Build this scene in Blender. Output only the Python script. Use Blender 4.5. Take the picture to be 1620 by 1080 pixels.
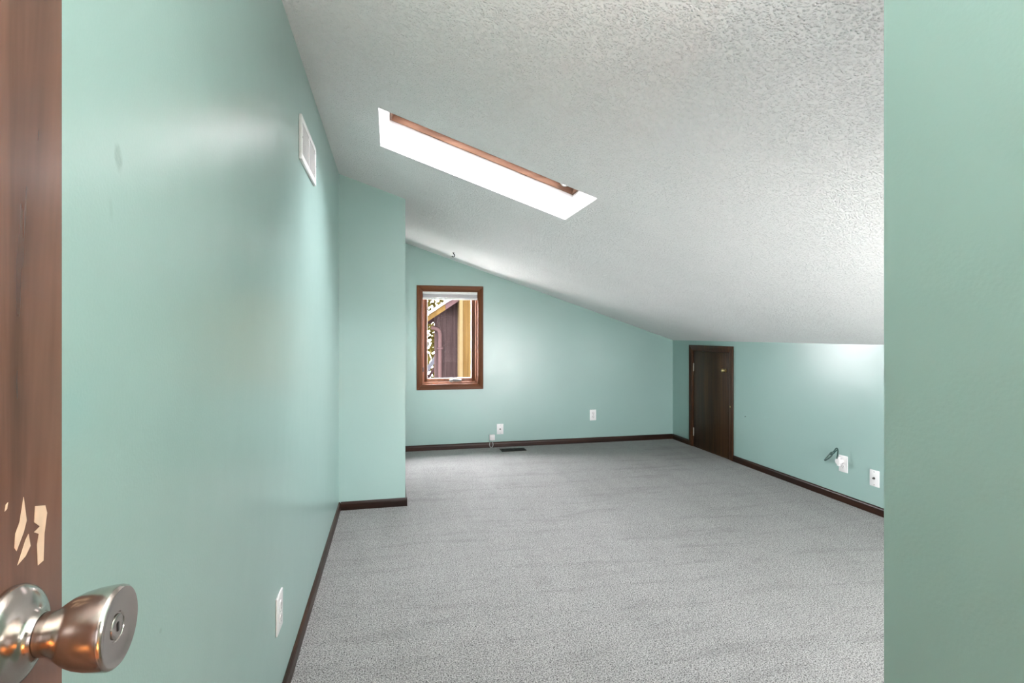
import bpy, bmesh, math, random
import numpy as np
from mathutils import Vector, Matrix
random.seed(4)
for o in list(bpy.data.objects): bpy.data.objects.remove(o)
SC = bpy.context.scene
COL = SC.collection

# ------------------------------------------------------------------ camera, sky, exposure
UL, UC, UK = -0.342, 0.0906, 3.069          # left wall, bump-out side, knee wall (x)
VC, VB = 3.677, 5.368                       # bump-out front, back wall (y)
HL, HK = 2.234, 1.1004                      # ceiling height at left wall / at knee wall
HB = 0.055                                  # baseboard height
SLOPE = (HK - HL) / (UK - UL)
def ceil_z(x): return HL + SLOPE * (x - UL)

cam_d = bpy.data.cameras.new('camera'); cam = bpy.data.objects.new('camera', cam_d); COL.objects.link(cam)
cam.location = (0, 0, 1.17)
cam.rotation_euler = (math.pi/2, 0, -math.radians(12.829))
cam_d.sensor_width = 36; cam_d.lens = 36*835.73/1620
cam_d.shift_y = -11.8/1620
cam_d.clip_start = 0.02
SC.camera = cam

world = bpy.data.worlds.new('overcast_sky'); SC.world = world
world.use_nodes = True
bg = world.node_tree.nodes['Background']
bg.inputs[0].default_value = (1.0, 0.96, 1.0, 1)
bg.inputs[1].default_value = 50.0

SC.view_settings.view_transform = 'Standard'
SC.view_settings.look = 'None'
SC.view_settings.gamma = 1
SC.view_settings.use_curve_mapping = False
SC.view_settings.exposure = 0.68

def area_light(name, loc, direction, sx, sy, power, color=(1,1,1), portal=False):
    d = bpy.data.lights.new(name, 'AREA'); d.shape = 'RECTANGLE'; d.size = sx; d.size_y = sy
    d.energy = power; d.color = color
    if portal: d.cycles.is_portal = True
    o = bpy.data.objects.new(name, d); COL.objects.link(o); o.location = loc
    o.rotation_euler = Vector(direction).to_track_quat('-Z', 'Y').to_euler()
    return o
def point_light(name, loc, power, radius, color=(1,1,1)):
    d = bpy.data.lights.new(name, 'POINT'); d.energy = power; d.shadow_soft_size = radius; d.color = color
    o = bpy.data.objects.new(name, d); COL.objects.link(o); o.location = loc
    return o
FILL_LEFT = 3.2    # added fill lamp on the partition, lighting the left wall
FILL_KNEE = 28.0     # added fill lamp behind the partition, lighting the knee wall
FILL_UP = 50.0       # added fill uplight behind the camera
TINT_SKY, TINT_BACK, TINT_SIDE, TINT_HALL = 0.58, 0.97, 0.49, 0.19    # clearness of the panes, set to balance light; side and hall windows added
ANG = math.atan(SLOPE)
CN = Vector((-SLOPE, 0, 1)).normalized()     # ceiling normal (upwards)
CS = Vector((1, 0, SLOPE)).normalized()      # down the slope
SKX0, SKX1, SKY0, SKY1 = -0.056, 0.943, 2.333, 2.807
def ceil_pt(x, y, d=0.0): return Vector((x, y, ceil_z(x))) + CN*d
c = ceil_pt((SKX0+SKX1)/2, (SKY0+SKY1)/2, 0.24)
area_light('skylight_portal', c, -CN, 1.3, 1.3, 1, portal=True)
area_light('window_portal', (0.57, VB+0.2, 1.13), (0, -1, 0), 0.7, 1.1, 1, portal=True)
area_light('side_fill_portal', (1.9, -0.12, 0.85), (0, 1, 0), 2.4, 1.7, 1, portal=True)
area_light('hall_fill_portal', (0.14, -2.1, 1.2), (0, 1, 0), 0.95, 2.0, 1, portal=True)

# ------------------------------------------------------------------ materials
def new_mat(name):
    m = bpy.data.materials.new(name); m.use_nodes = True
    nt = m.node_tree; b = nt.nodes['Principled BSDF']
    return m, nt, b
def N(nt, typ, **kw):
    n = nt.nodes.new(typ)
    for k, v in kw.items():
        if hasattr(n, k): setattr(n, k, v)
        else: n.inputs[k].default_value = v
    return n
def coords(nt, scale=(1,1,1), rot=(0,0,0)):
    tc = N(nt, 'ShaderNodeTexCoord'); mp = N(nt, 'ShaderNodeMapping')
    mp.inputs['Scale'].default_value = scale; mp.inputs['Rotation'].default_value = rot
    nt.links.new(tc.outputs['Object'], mp.inputs['Vector'])
    return mp.outputs['Vector']
def ramp(nt, fac, stops):
    r = N(nt, 'ShaderNodeValToRGB'); e = r.color_ramp.elements
    while len(e) > 1: e.remove(e[-1])
    e[0].position = stops[0][0]; e[0].color = (*stops[0][1], 1)
    for p, cc in stops[1:]:
        k = e.new(p); k.color = (*cc, 1)
    nt.links.new(fac, r.inputs['Fac'])
    return r.outputs['Color']
def noise(nt, vec, scale, detail=2, rough=0.5, dist=0.0):
    n = N(nt, 'ShaderNodeTexNoise'); n.inputs['Scale'].default_value = scale
    n.inputs['Detail'].default_value = detail; n.inputs['Roughness'].default_value = rough
    n.inputs['Distortion'].default_value = dist
    nt.links.new(vec, n.inputs['Vector'])
    return n.outputs['Fac']
def bump(nt, h, strength, dist, normal=None):
    b = N(nt, 'ShaderNodeBump'); b.inputs['Strength'].default_value = strength; b.inputs['Distance'].default_value = dist
    nt.links.new(h, b.inputs['Height'])
    if normal: nt.links.new(normal, b.inputs['Normal'])
    return b.outputs['Normal']
def mix(nt, fac, a, b, mode='MIX'):
    m = N(nt, 'ShaderNodeMix'); m.data_type = 'RGBA'; m.blend_type = mode
    for s, v in ((m.inputs[0], fac), (m.inputs[6], a), (m.inputs[7], b)):
        if isinstance(v, (int, float)): s.default_value = v
        elif isinstance(v, tuple): s.default_value = (*v, 1)
        else: nt.links.new(v, s)
    return m.outputs[2]
def plain(name, col, rough=0.5, metal=0.0, var=0.06, scale=30):
    m, nt, b = new_mat(name)
    v = coords(nt); n = noise(nt, v, scale)
    lo = tuple(max(0, x*(1-var)) for x in col); hi = tuple(min(1, x*(1+var)) for x in col)
    nt.links.new(ramp(nt, n, [(0.3, lo), (0.7, hi)]), b.inputs['Base Color'])
    b.inputs['Roughness'].default_value = rough; b.inputs['Metallic'].default_value = metal
    return m
def wood(name, dark, mid, light, rough, axis='z', scale=1.0, spec=0.5, coat=0.0):
    m, nt, b = new_mat(name)
    s = {'x': (1.2, 22, 22), 'y': (22, 1.2, 22), 'z': (22, 22, 1.2)}[axis]
    s = tuple(q*scale for q in s)
    v = coords(nt, s)
    n1 = noise(nt, v, 1.0, 5, 0.6, 0.6)
    v2 = coords(nt, tuple(q*0.18 for q in s)); n2 = noise(nt, v2, 1.0, 2, 0.5, 1.0)
    c1 = ramp(nt, n1, [(0.3, dark), (0.52, mid), (0.72, light)])
    c2 = ramp(nt, n2, [(0.3, (0.72,)*3), (0.7, (1.15,)*3)])
    nt.links.new(mix(nt, 1.0, c1, c2, 'MULTIPLY'), b.inputs['Base Color'])
    b.inputs['Roughness'].default_value = rough
    b.inputs['Specular IOR Level'].default_value = spec
    b.inputs['Coat Weight'].default_value = coat; b.inputs['Coat Roughness'].default_value = 0.25
    nt.links.new(bump(nt, n1, 0.15, 0.0006), b.inputs['Normal'])
    return m

def paint_mat():
    m, nt, b = new_mat('sea_green_paint')
    v = coords(nt)
    n = noise(nt, v, 1.3, 3)
    base = ramp(nt, n, [(0.3, (0.296, 0.436, 0.405)), (0.7, (0.32, 0.461, 0.429))])
    # one rubbed mark high on the left wall and a few fainter ones
    geo = N(nt, 'ShaderNodeNewGeometry')
    def spot(centre, scl, amount, prev):
        mp = N(nt, 'ShaderNodeMapping'); mp.vector_type = 'TEXTURE'
        mp.inputs['Location'].default_value = centre; mp.inputs['Scale'].default_value = scl
        mp.inputs['Rotation'].default_value = (0.18, 0, 0)
        nt.links.new(geo.outputs['Position'], mp.inputs['Vector'])
        g = N(nt, 'ShaderNodeTexGradient'); g.gradient_type = 'SPHERICAL'
        nt.links.new(mp.outputs['Vector'], g.inputs['Vector'])
        wob = noise(nt, v, 90, 3)
        mul = N(nt, 'ShaderNodeMath'); mul.operation = 'MULTIPLY'
        nt.links.new(g.outputs['Fac'], mul.inputs[0]); nt.links.new(wob, mul.inputs[1])
        f = ramp(nt, mul.outputs[0], [(0.05, (0,0,0)), (0.3, (amount,)*3)])
        return mix(nt, f, prev, (0.20, 0.30, 0.27))
    base = spot((UL, 0.773, 1.397), (0.05, 0.013, 0.023), 0.75, base)
    base = spot((UL, 0.755, 1.325), (0.05, 0.006, 0.02), 0.25, base)
    base = spot((UL, 1.22, 0.40), (0.05, 0.03, 0.025), 0.2, base)
    base = spot((UL, 0.9, 0.72), (0.05, 0.006, 0.006), 0.5, base)
    nt.links.new(base, b.inputs['Base Color'])
    b.inputs['Roughness'].default_value = 0.28
    b.inputs['Specular IOR Level'].default_value = 0.6
    peel = noise(nt, v, 190, 2, 0.5)
    wave = noise(nt, v, 4.5, 2, 0.5)
    nrm = bump(nt, wave, 0.25, 0.01)
    nt.links.new(bump(nt, peel, 0.30, 0.0008, nrm), b.inputs['Normal'])
    return m

def popcorn_mat():
    m, nt, b = new_mat('popcorn_ceiling')
    v = coords(nt)
    n2 = noise(nt, v, 3.0, 3, 0.6)
    vo = N(nt, 'ShaderNodeTexVoronoi'); vo.feature = 'F1'; vo.inputs['Scale'].default_value = 150; vo.inputs['Randomness'].default_value = 1.0
    nt.links.new(v, vo.inputs['Vector'])
    grain = ramp(nt, vo.outputs['Distance'], [(0.05, (1,1,1)), (0.62, (0,0,0))])
    n1 = noise(nt, v, 90, 4, 0.7, 0.2)
    lump = ramp(nt, n1, [(0.38, (0.1,)*3), (0.62, (1,1,1))])
    h = mix(nt, 1.0, grain, lump, 'MULTIPLY')
    nt.links.new(ramp(nt, n2, [(0.3, (0.86,)*3), (0.7, (0.89,)*3)]), b.inputs['Base Color'])
    b.inputs['Roughness'].default_value = 0.9; b.inputs['Specular IOR Level'].default_value = 0.15
    nt.links.new(bump(nt, h, 1.0, 0.0055), b.inputs['Normal'])
    return m

def carpet_mat():
    m, nt, b = new_mat('grey_carpet')
    v = coords(nt)
    n1 = noise(nt, v, 215, 3, 0.7, 0.5)
    n2 = noise(nt, coords(nt, (1.2, 7, 1), (0, 0, 0.16)), 1.6, 4, 0.6, 0.8)   # vacuum tracks
    n3 = noise(nt, coords(nt, (6, 0.9, 1), (0, 0, 0.75)), 1.0, 3, 0.55, 0.5)
    c1 = ramp(nt, n1, [(0.38, (0.025, 0.025, 0.024)), (0.47, (0.26, 0.26, 0.255)), (0.60, (0.53, 0.53, 0.52))])
    c2 = ramp(nt, n2, [(0.34, (0.87,)*3), (0.46, (1.0,)*3), (0.7, (1.04,)*3)])
    c3 = ramp(nt, n3, [(0.35, (0.95,)*3), (0.65, (1.03,)*3)])
    nt.links.new(mix(nt, 1.0, mix(nt, 1.0, c1, c2, 'MULTIPLY'), c3, 'MULTIPLY'), b.inputs['Base Color'])
    b.inputs['Roughness'].default_value = 1.0; b.inputs['Specular IOR Level'].default_value = 0.05
    b.inputs['Sheen Weight'].default_value = 0.15
    nb = bump(nt, n2, 0.5, 0.012)
    nt.links.new(bump(nt, n1, 0.9, 0.008, nb), b.inputs['Normal'])
    return m

def metal_mat(name, col, rough, aniso=0.0):
    m, nt, b = new_mat(name)
    v = coords(nt, (300, 20, 20)); n = noise(nt, v, 1.0, 3)
    nt.links.new(ramp(nt, n, [(0.3, tuple(q*0.9 for q in col)), (0.7, col)]), b.inputs['Base Color'])
    b.inputs['Metallic'].default_value = 1; b.inputs['Roughness'].default_value = rough
    return m

def glass_mat(name, tint, ior=1.45):
    m, nt, b = new_mat(name)
    nt.nodes.remove(b)
    out = nt.nodes['Material Output']
    t = N(nt, 'ShaderNodeBsdfTransparent'); t.inputs[0].default_value = (*tint, 1)
    g = N(nt, 'ShaderNodeBsdfGlossy'); g.inputs['Roughness'].default_value = 0.02
    fr = N(nt, 'ShaderNodeFresnel'); fr.inputs['IOR'].default_value = ior
    mx = N(nt, 'ShaderNodeMixShader')
    nt.links.new(fr.outputs[0], mx.inputs[0]); nt.links.new(t.outputs[0], mx.inputs[1]); nt.links.new(g.outputs[0], mx.inputs[2])
    nt.links.new(mx.outputs[0], out.inputs['Surface'])
    return m
def emit_mat(name, col, s):
    m, nt, b = new_mat(name)
    b.inputs['Base Color'].default_value = (0.9, 0.9, 0.88, 1)
    b.inputs['Emission Color'].default_value = (*col, 1); b.inputs['Emission Strength'].default_value = s
    return m

M = dict(
    paint=paint_mat(), popcorn=popcorn_mat(), carpet=carpet_mat(),
    white_wall=plain('white_drywall', (0.86, 0.86, 0.86), 0.6, var=0.01),
    hall_paint=plain('hall_cream_paint', (0.62, 0.50, 0.38), 0.6, var=0.03),
    oak=wood('hall_oak_floor', (0.35, 0.14, 0.05), (0.48, 0.21, 0.08), (0.6, 0.30, 0.12), 0.35, 'y'),
    base=wood('dark_walnut_baseboard', (0.010, 0.0036, 0.0016), (0.024, 0.008, 0.0034), (0.046, 0.016, 0.0066), 0.36, 'y', spec=0.3),
    basex=wood('dark_walnut_baseboard_cross', (0.010, 0.0036, 0.0016), (0.024, 0.008, 0.0034), (0.046, 0.016, 0.0066), 0.36, 'x', spec=0.3),
    casing=wood('reddish_window_casing', (0.07, 0.019, 0.005), (0.125, 0.036, 0.009), (0.18, 0.058, 0.016), 0.45, 'z', spec=0.25),
    casingx=wood('reddish_window_casing_cross', (0.07, 0.019, 0.005), (0.125, 0.036, 0.009), (0.18, 0.058, 0.016), 0.45, 'x', spec=0.25),
    sash=wood('lit_sash_wood', (0.22, 0.09, 0.05), (0.30, 0.13, 0.075), (0.38, 0.18, 0.11), 0.4, 'z', spec=0.3),  # strong window light put into a paler wood colour
    skyframe=wood('pale_pine_skylight_frame', (0.13, 0.066, 0.040), (0.19, 0.10, 0.062), (0.25, 0.14, 0.09), 0.5, 'x', spec=0.2),
    kdoor=wood('dark_brown_hatch_door', (0.022, 0.010, 0.004), (0.046, 0.021, 0.008), (0.080, 0.038, 0.014), 0.42, 'z', 0.9, spec=0.22),
    kcase=wood('dark_brown_hatch_casing', (0.028, 0.010, 0.004), (0.060, 0.022, 0.008), (0.10, 0.040, 0.015), 0.42, 'z', spec=0.25),
    door=wood('brown_entry_door', (0.070, 0.030, 0.019), (0.175, 0.080, 0.050), (0.28, 0.14, 0.09), 0.25, 'z', 0.5, spec=0.75),
    fleck_tan=plain('sun_fleck_tan', (0.62, 0.44, 0.31), 0.6, var=0.12, scale=60),
    nickel=metal_mat('satin_nickel', (0.52, 0.46, 0.42), 0.20),
    steel=metal_mat('polished_steel', (0.75, 0.75, 0.76), 0.18),
    brass=metal_mat('aged_brass', (0.55, 0.42, 0.20), 0.3),
    plate=plain('white_wall_plate', (0.80, 0.79, 0.79), 0.35, var=0.02),
    plate2=plain('warm_white_plastic', (0.74, 0.72, 0.72), 0.4, var=0.02),
    vent=plain('white_vent_enamel', (0.84, 0.84, 0.84), 0.4, var=0.02),
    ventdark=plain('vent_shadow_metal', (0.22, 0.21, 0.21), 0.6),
    dark=plain('dark_slot', (0.02, 0.02, 0.02), 0.6),
    iron=plain('black_iron', (0.03, 0.028, 0.027), 0.45),
    regbrown=plain('brown_register_enamel', (0.010, 0.008, 0.006), 0.7),
    hingemetal=plain('dull_brass_plate', (0.33, 0.30, 0.25), 0.5),
    dullmetal=plain('dull_grey_metal', (0.16, 0.16, 0.16), 0.5),
    greywire=plain('grey_wire', (0.42, 0.42, 0.42), 0.5),
    greenwire=plain('dark_green_wire', (0.012, 0.05, 0.042), 0.5),
    fabric=plain('white_shade_fabric', (0.82, 0.82, 0.84), 0.8, var=0.02),
    glass=glass_mat('window_glass', (TINT_BACK,)*3, 1.06),
    skyglass=glass_mat('skylight_glass', (TINT_SKY,)*3, 1.3),
    fillglass_side=glass_mat('side_fill_glass', (TINT_SIDE,)*3, 1.3),
    fillglass_hall=glass_mat('hall_fill_glass', (TINT_HALL,)*3, 1.3),
    warm_fill=emit_mat('amber_fill_globe', (1.0, 0.34, 0.08), 48.0),
    ground=plain('outdoor_ground', (0.42, 0.41, 0.39), 0.9, var=0.3, scale=2),
    brown=wood('brown_stained_siding', (0.0055, 0.0038, 0.0037), (0.0092, 0.0062, 0.0061), (0.014, 0.0095, 0.0092), 0.8, 'z'),
    yellow=wood('sunlit_gold_siding', (0.012, 0.0068, 0.0024), (0.0185, 0.0115, 0.0040), (0.026, 0.017, 0.0062), 0.7, 'z', 0.4),  # sunlight on these boards is put into the gold colour
    cream=plain('cream_trim', (0.022, 0.0165, 0.0085), 0.7),
    mauve=plain('mauve_brown_trim', (0.0125, 0.0078, 0.0080), 0.7),
    spout=plain('brown_downspout', (0.013, 0.0080, 0.0078), 0.5),
    shingle=plain('grey_shingles', (0.05, 0.047, 0.047), 0.9, var=0.3),
    paleboard=plain('pale_rail_board', (0.018, 0.019, 0.022), 0.6),
    bark=plain('tree_bark', (0.004, 0.0033, 0.003), 0.9, var=0.3),
    leaf=plain('autumn_leaves', (0.0075, 0.0062, 0.0016), 0.7, var=0.5, scale=3),
)

for k_ in ('brown','yellow','cream','mauve','spout','shingle','paleboard','bark','leaf','ground'):
    b_ = M[k_].node_tree.nodes['Principled BSDF']; b_.inputs['Roughness'].default_value = 1.0; b_.inputs['Specular IOR Level'].default_value = 0.0
# ------------------------------------------------------------------ mesh helpers
OFF = {}
def tag(o, label, cat, group=None, kind=None):
    o['label'] = label; o['category'] = cat
    if group: o['group'] = group
    if kind: o['kind'] = kind
    return o
def thing(name, loc, label, cat, group=None, kind=None):
    o = bpy.data.objects.new(name, None); COL.objects.link(o); o.location = loc; o.empty_display_size = 0.05
    OFF[o.name] = Vector(loc)
    return tag(o, label, cat, group, kind)
def obj(name, bm, mat, parent=None, smooth=False, label=None):
    """mesh in world coordinates -> object; stored local to the root thing it belongs to"""
    off = OFF.get(parent.name, Vector()) if parent else Vector()
    bmesh.ops.recalc_face_normals(bm, faces=bm.faces)
    bmesh.ops.translate(bm, verts=bm.verts, vec=-off)
    me = bpy.data.meshes.new(name); bm.to_mesh(me); bm.free()
    for m in (mat if isinstance(mat, (list, tuple)) else [mat]): me.materials.append(m)
    if smooth:
        me.shade_smooth() if hasattr(me, 'shade_smooth') else None
        for p in me.polygons: p.use_smooth = True
        if smooth != 'all':
            try: me.set_sharp_from_angle(angle=math.radians(35))
            except Exception: pass
    o = bpy.data.objects.new(name, me); COL.objects.link(o)
    if parent: o.parent = parent
    OFF[o.name] = off
    if label: o['label'] = label
    return o
def struct(name, bm, mat, label, cat, smooth=False):
    o = obj(name, bm, mat, None, smooth); return tag(o, label, cat, kind='structure')
def BM(): return bmesh.new()
def add_hexa(bm, P):
    """P: 8 points, bottom ring then top ring"""
    vs = [bm.verts.new(p) for p in P]
    for f in ((0,1,2,3), (7,6,5,4), (0,4,5,1), (1,5,6,2), (2,6,7,3), (3,7,4,0)):
        bm.faces.new([vs[i] for i in f])
    return vs
def add_box(bm, x0, x1, y0, y1, z0, z1, bev=0, seg=1):
    P = [(x0,y0,z0),(x1,y0,z0),(x1,y1,z0),(x0,y1,z0),(x0,y0,z1),(x1,y0,z1),(x1,y1,z1),(x0,y1,z1)]
    vs = add_hexa(bm, P)
    if bev:
        es = {e for v in vs for e in v.link_edges}
        bmesh.ops.bevel(bm, geom=list(es), offset=bev, segments=seg, affect='EDGES', profile=0.5)
    return vs
def box(x0, x1, y0, y1, z0, z1, bev=0, seg=1):
    bm = BM(); add_box(bm, x0, x1, y0, y1, z0, z1, bev, seg); return bm
def add_prism(bm, pts, vec):
    vec = Vector(vec)
    a = [bm.verts.new(p) for p in pts]; b = [bm.verts.new(Vector(p)+vec) for p in pts]
    n = len(pts)
    bm.faces.new(a); bm.faces.new(b[::-1])
    for i in range(n): bm.faces.new((a[i], a[(i+1)%n], b[(i+1)%n], b[i]))
    return a+b
def prism(pts, vec):
    bm = BM(); add_prism(bm, pts, vec); return bm
class Frame:
    """local wall frame: a = right, b = up, c = out of the wall"""
    def __init__(s, o, r, n, up=(0,0,1)): s.o=Vector(o); s.r=Vector(r); s.n=Vector(n); s.u=Vector(up)
    def __call__(s, a, b, c=0): return s.o + s.r*a + s.u*b + s.n*c
def fbox(F, a0, a1, b0, b1, c0, c1, bev=0, seg=2, bm=None):
    own = bm or BM()
    vs = add_hexa(own, [F(a0,b0,c0), F(a1,b0,c0), F(a1,b1,c0), F(a0,b1,c0), F(a0,b0,c1), F(a1,b0,c1), F(a1,b1,c1), F(a0,b1,c1)])
    if bev:
        es = {e for v in vs for e in v.link_edges}
        bmesh.ops.bevel(own, geom=list(es), offset=bev, segments=seg, affect='EDGES', profile=0.5)
    return own
def fcyl(F, a, b, r, c0, c1, n=16, bm=None, r1=None):
    own = bm or BM(); r1 = r if r1 is None else r1
    lo = [own.verts.new(F(a+r*math.cos(t), b+r*math.sin(t), c0)) for t in [2*math.pi*i/n for i in range(n)]]
    hi = [own.verts.new(F(a+r1*math.cos(t), b+r1*math.sin(t), c1)) for t in [2*math.pi*i/n for i in range(n)]]
    own.faces.new(lo); own.faces.new(hi[::-1])
    for i in range(n): own.faces.new((lo[i], lo[(i+1)%n], hi[(i+1)%n], hi[i]))
    return own
def lathe(F, a, b, prof, n=32, bm=None):
    """prof: list of (radius, c) along the frame normal"""
    own = bm or BM(); rings = []
    for r, c_ in prof:
        if r < 1e-6: rings.append([own.verts.new(F(a, b, c_))])
        else: rings.append([own.verts.new(F(a+r*math.cos(2*math.pi*i/n), b+r*math.sin(2*math.pi*i/n), c_)) for i in range(n)])
    for p, q in zip(rings, rings[1:]):
        for i in range(n):
            j = (i+1) % n
            f = [p[i%len(p)], p[j%len(p)], q[j%len(q)], q[i%len(q)]]
            f = list(dict.fromkeys(f))
            if len(f) > 2: own.faces.new(f)
    return own
def tube(pts, r, n=8, closed=False, bm=None):
    own = bm or BM(); pts = [Vector(p) for p in pts]; rings = []
    m = len(pts); up = Vector((0.3, 0.2, 1)).normalized()
    for i, p in enumerate(pts):
        q0 = pts[i-1] if (i or closed) else p; q1 = pts[(i+1) % m] if (i < m-1 or closed) else p
        t = (q1-q0).normalized()
        x = t.cross(up)
        if x.length < 1e-4: x = t.cross(Vector((1,0,0)))
        x.normalize(); y = t.cross(x)
        rings.append([own.verts.new(p + x*r*math.cos(2*math.pi*k/n) + y*r*math.sin(2*math.pi*k/n)) for k in range(n)])
    for i in range(m if closed else m-1):
        a, b = rings[i], rings[(i+1) % m]
        for k in range(n): own.faces.new((a[k], a[(k+1)%n], b[(k+1)%n], b[k]))
    if not closed: own.faces.new(rings[0]); own.faces.new(rings[-1][::-1])
    return own
def smooth_path(pts, k=6, closed=False):
    P = [Vector(p) for p in pts]; out = []; n = len(P)
    for i in range(n if closed else n-1):
        p0 = P[i-1] if (i or closed) else P[0]; p1 = P[i]; p2 = P[(i+1) % n]; p3 = P[(i+2) % n] if (i+2 < n or closed) else P[-1]
        for j in range(k):
            t = j/k
            out.append(0.5*((2*p1)+(p2-p0)*t+(2*p0-5*p1+4*p2-p3)*t*t+(3*p1-p0-3*p2+p3)*t**3))
    if not closed: out.append(P[-1])
    return out

# ------------------------------------------------------------------ room shell
Y_FRONT = -0.23        # inner face of the doorway wall
XR = 0.62              # face of the partition at the right
YR = 0.5586            # its corner
HALL = -1.9
Y_SIDE = 0.05          # end wall of the room behind the partition
struct('floor', box(UL, UK, Y_FRONT-0.06, VB, -0.06, 0), M['carpet'], 'light grey cut-pile carpet covering the room floor', 'floor')
bm = BM()
for i in range(11):                                             # oak boards of the hall
    w = (XR-UL)/11
    add_box(bm, UL+i*w+0.0008, UL+(i+1)*w-0.0008, HALL, Y_FRONT-0.06, -0.06, -0.008)
o = struct('floor_hall', bm, M['oak'], 'warm oak board floor of the hall behind the doorway', 'floor')

struct('wall_left', box(UL-0.12, UL, HALL-0.1, VB+0.14, -0.06, HL), M['paint'], 'long glossy sea-green wall on the left with a white vent', 'wall')
struct('wall_corner', prism([(UL,VC,-0.01),(UC,VC,-0.01),(UC,VC,ceil_z(UC)),(UL,VC,HL)], (0,VB-VC,0)), M['paint'],
       'narrow sea-green wall jutting out left of the window', 'wall')
# back wall with the window hole
WX0, WX1, WZ0, WZ1 = 0.288, 0.872, 0.652, 1.612
bm = BM()
def back_piece(x0, x1, z0, z1=None):
    p = [(x0,VB,z0),(x1,VB,z0),(x1,VB,ceil_z(x1) if z1 is None else z1),(x0,VB,ceil_z(x0) if z1 is None else z1)]
    add_prism(bm, p, (0,0.14,0))
back_piece(UL, WX0, -0.06); back_piece(WX1, UK+0.12, -0.06)
back_piece(WX0, WX1, -0.06, WZ0); back_piece(WX0, WX1, WZ1)
struct('wall_back', bm, M['paint'], 'sea-green gable wall with the window at the far end', 'wall')
# knee wall with the hatch hole
KY0, KY1, KZ = 4.325, 4.958, 1.010
bm = BM()
add_box(bm, UK, UK+0.12, Y_SIDE-0.12, KY0, -0.06, HK); add_box(bm, UK, UK+0.12, KY1, VB, -0.06, HK)
add_box(bm, UK, UK+0.12, KY0, KY1, KZ, HK)
struct('wall_right', bm, M['paint'], 'low sea-green knee wall on the right with the dark hatch', 'wall')
struct('wall_entry', prism([(XR,HALL-0.1,-0.06),(XR+0.12,HALL-0.1,-0.06),(XR+0.12,HALL-0.1,ceil_z(XR+0.12)),(XR,HALL-0.1,ceil_z(XR))], (0,YR-HALL+0.1,0)),
       M['paint'], 'dim sea-green partition end close by at the right edge', 'wall')
# doorway wall behind the camera
DX0, DX1, DZ = -0.243, 0.462, 1.925
bm = BM()
def front_piece(x0, x1, z0, z1=None):
    p = [(x0,Y_FRONT,z0),(x1,Y_FRONT,z0),(x1,Y_FRONT,ceil_z(x1) if z1 is None else z1),(x0,Y_FRONT,ceil_z(x0) if z1 is None else z1)]
    add_prism(bm, p, (0,-0.12,0))
front_piece(UL, DX0, -0.06); front_piece(DX1, XR, -0.06); front_piece(DX0, DX1, DZ)
struct('wall_front', bm, M['paint'], 'sea-green wall around the entrance doorway', 'wall')
def gable(name, x0, x1, y, hx0, hx1, hz0, drop, label):
    """wall facing +y at y with an opening whose head follows the ceiling slope"""
    bm = BM()
    def piece(xa, xb, za, zb):
        add_prism(bm, [(xa,y,za[0]),(xb,y,za[1]),(xb,y,zb[1]),(xa,y,zb[0])], (0,-0.12,0))
    piece(x0, hx0, (-0.06,-0.06), (ceil_z(x0), ceil_z(hx0))); piece(hx1, x1, (-0.06,-0.06), (ceil_z(hx1), ceil_z(x1)))
    piece(hx0, hx1, (-0.06,-0.06), (hz0,hz0)); piece(hx0, hx1, (ceil_z(hx0)-drop, ceil_z(hx1)-drop), (ceil_z(hx0), ceil_z(hx1)))
    struct(name, bm, M['paint'], label, 'wall')
gable('wall_hall', UL, XR, HALL, -0.25, 0.53, 0.35, 0.12, 'end wall of the hall around an added tall window')
gable('wall_side', XR+0.12, UK, Y_SIDE, 0.84, 2.97, 0.10, 0.08, 'end wall of the room behind the partition around an added wide window')
# ceiling slab with the skylight hole
ys0, ys1 = HALL-0.12, VB+0.14
bm = BM()
ring = []
for d in (0.0, 0.03):
    out_ = [bm.verts.new(ceil_pt(x, y, d)) for x, y in ((UL-0.13,ys0),(UK+0.13,ys0),(UK+0.13,ys1),(UL-0.13,ys1))]
    in_ = [bm.verts.new(ceil_pt(x, y) + CN*d) for x, y in ((SKX0,SKY0),(SKX1,SKY0),(SKX1,SKY1),(SKX0,SKY1))]
    ring.append((out_, in_))
(o0, i0), (o1, i1) = ring
for k in range(4):
    j = (k+1) % 4
    bm.faces.new((o0[k], i0[k], i0[j], o0[j])); bm.faces.new((o1[k], o1[j], i1[j], i1[k]))
    bm.faces.new((o0[k], o0[j], o1[j], o1[k])); bm.faces.new((i0[k], i1[k], i1[j], i0[j])).material_index = 1
struct('ceiling', bm, [M['popcorn'], M['white_wall']], 'sloping white popcorn-textured ceiling', 'ceiling')

# baseboards: rounded-top profile swept along a straight run
def baseboard(name, p0, p1, n, mat, label):
    p0, p1, n = Vector(p0), Vector(p1), Vector(n)
    prof = [(0,0),(0.012,0),(0.012,0.036),(0.0112,0.043),(0.0085,0.049),(0.005,0.053),(0.003,HB),(0,HB)]
    bm = prism([p0 + n*a + Vector((0,0,b)) for a, b in prof], p1-p0)
    return struct(name, bm, mat, label, 'baseboard')
T = 0.012
baseboard('baseboard_left', (UL,Y_FRONT,0), (UL,VC,0), (1,0,0), M['base'], 'dark wood baseboard along the long left wall')
baseboard('baseboard_corner', (UL+T,VC,0), (UC+T,VC,0), (0,-1,0), M['basex'], 'short dark wood baseboard on the jutting wall front')
baseboard('baseboard_side', (UC,VC,0), (UC,VB-T,0), (1,0,0), M['base'], 'dark wood baseboard down the hidden side of the jutting wall')
baseboard('baseboard_back', (UC,VB,0), (UK-T,VB,0), (0,-1,0), M['basex'], 'dark wood baseboard under the window on the back wall')
baseboard('baseboard_right', (UK,4.287,0), (UK,Y_SIDE,0), (-1,0,0), M['base'], 'long reddish-dark baseboard running from the hatch along the knee wall')
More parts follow.
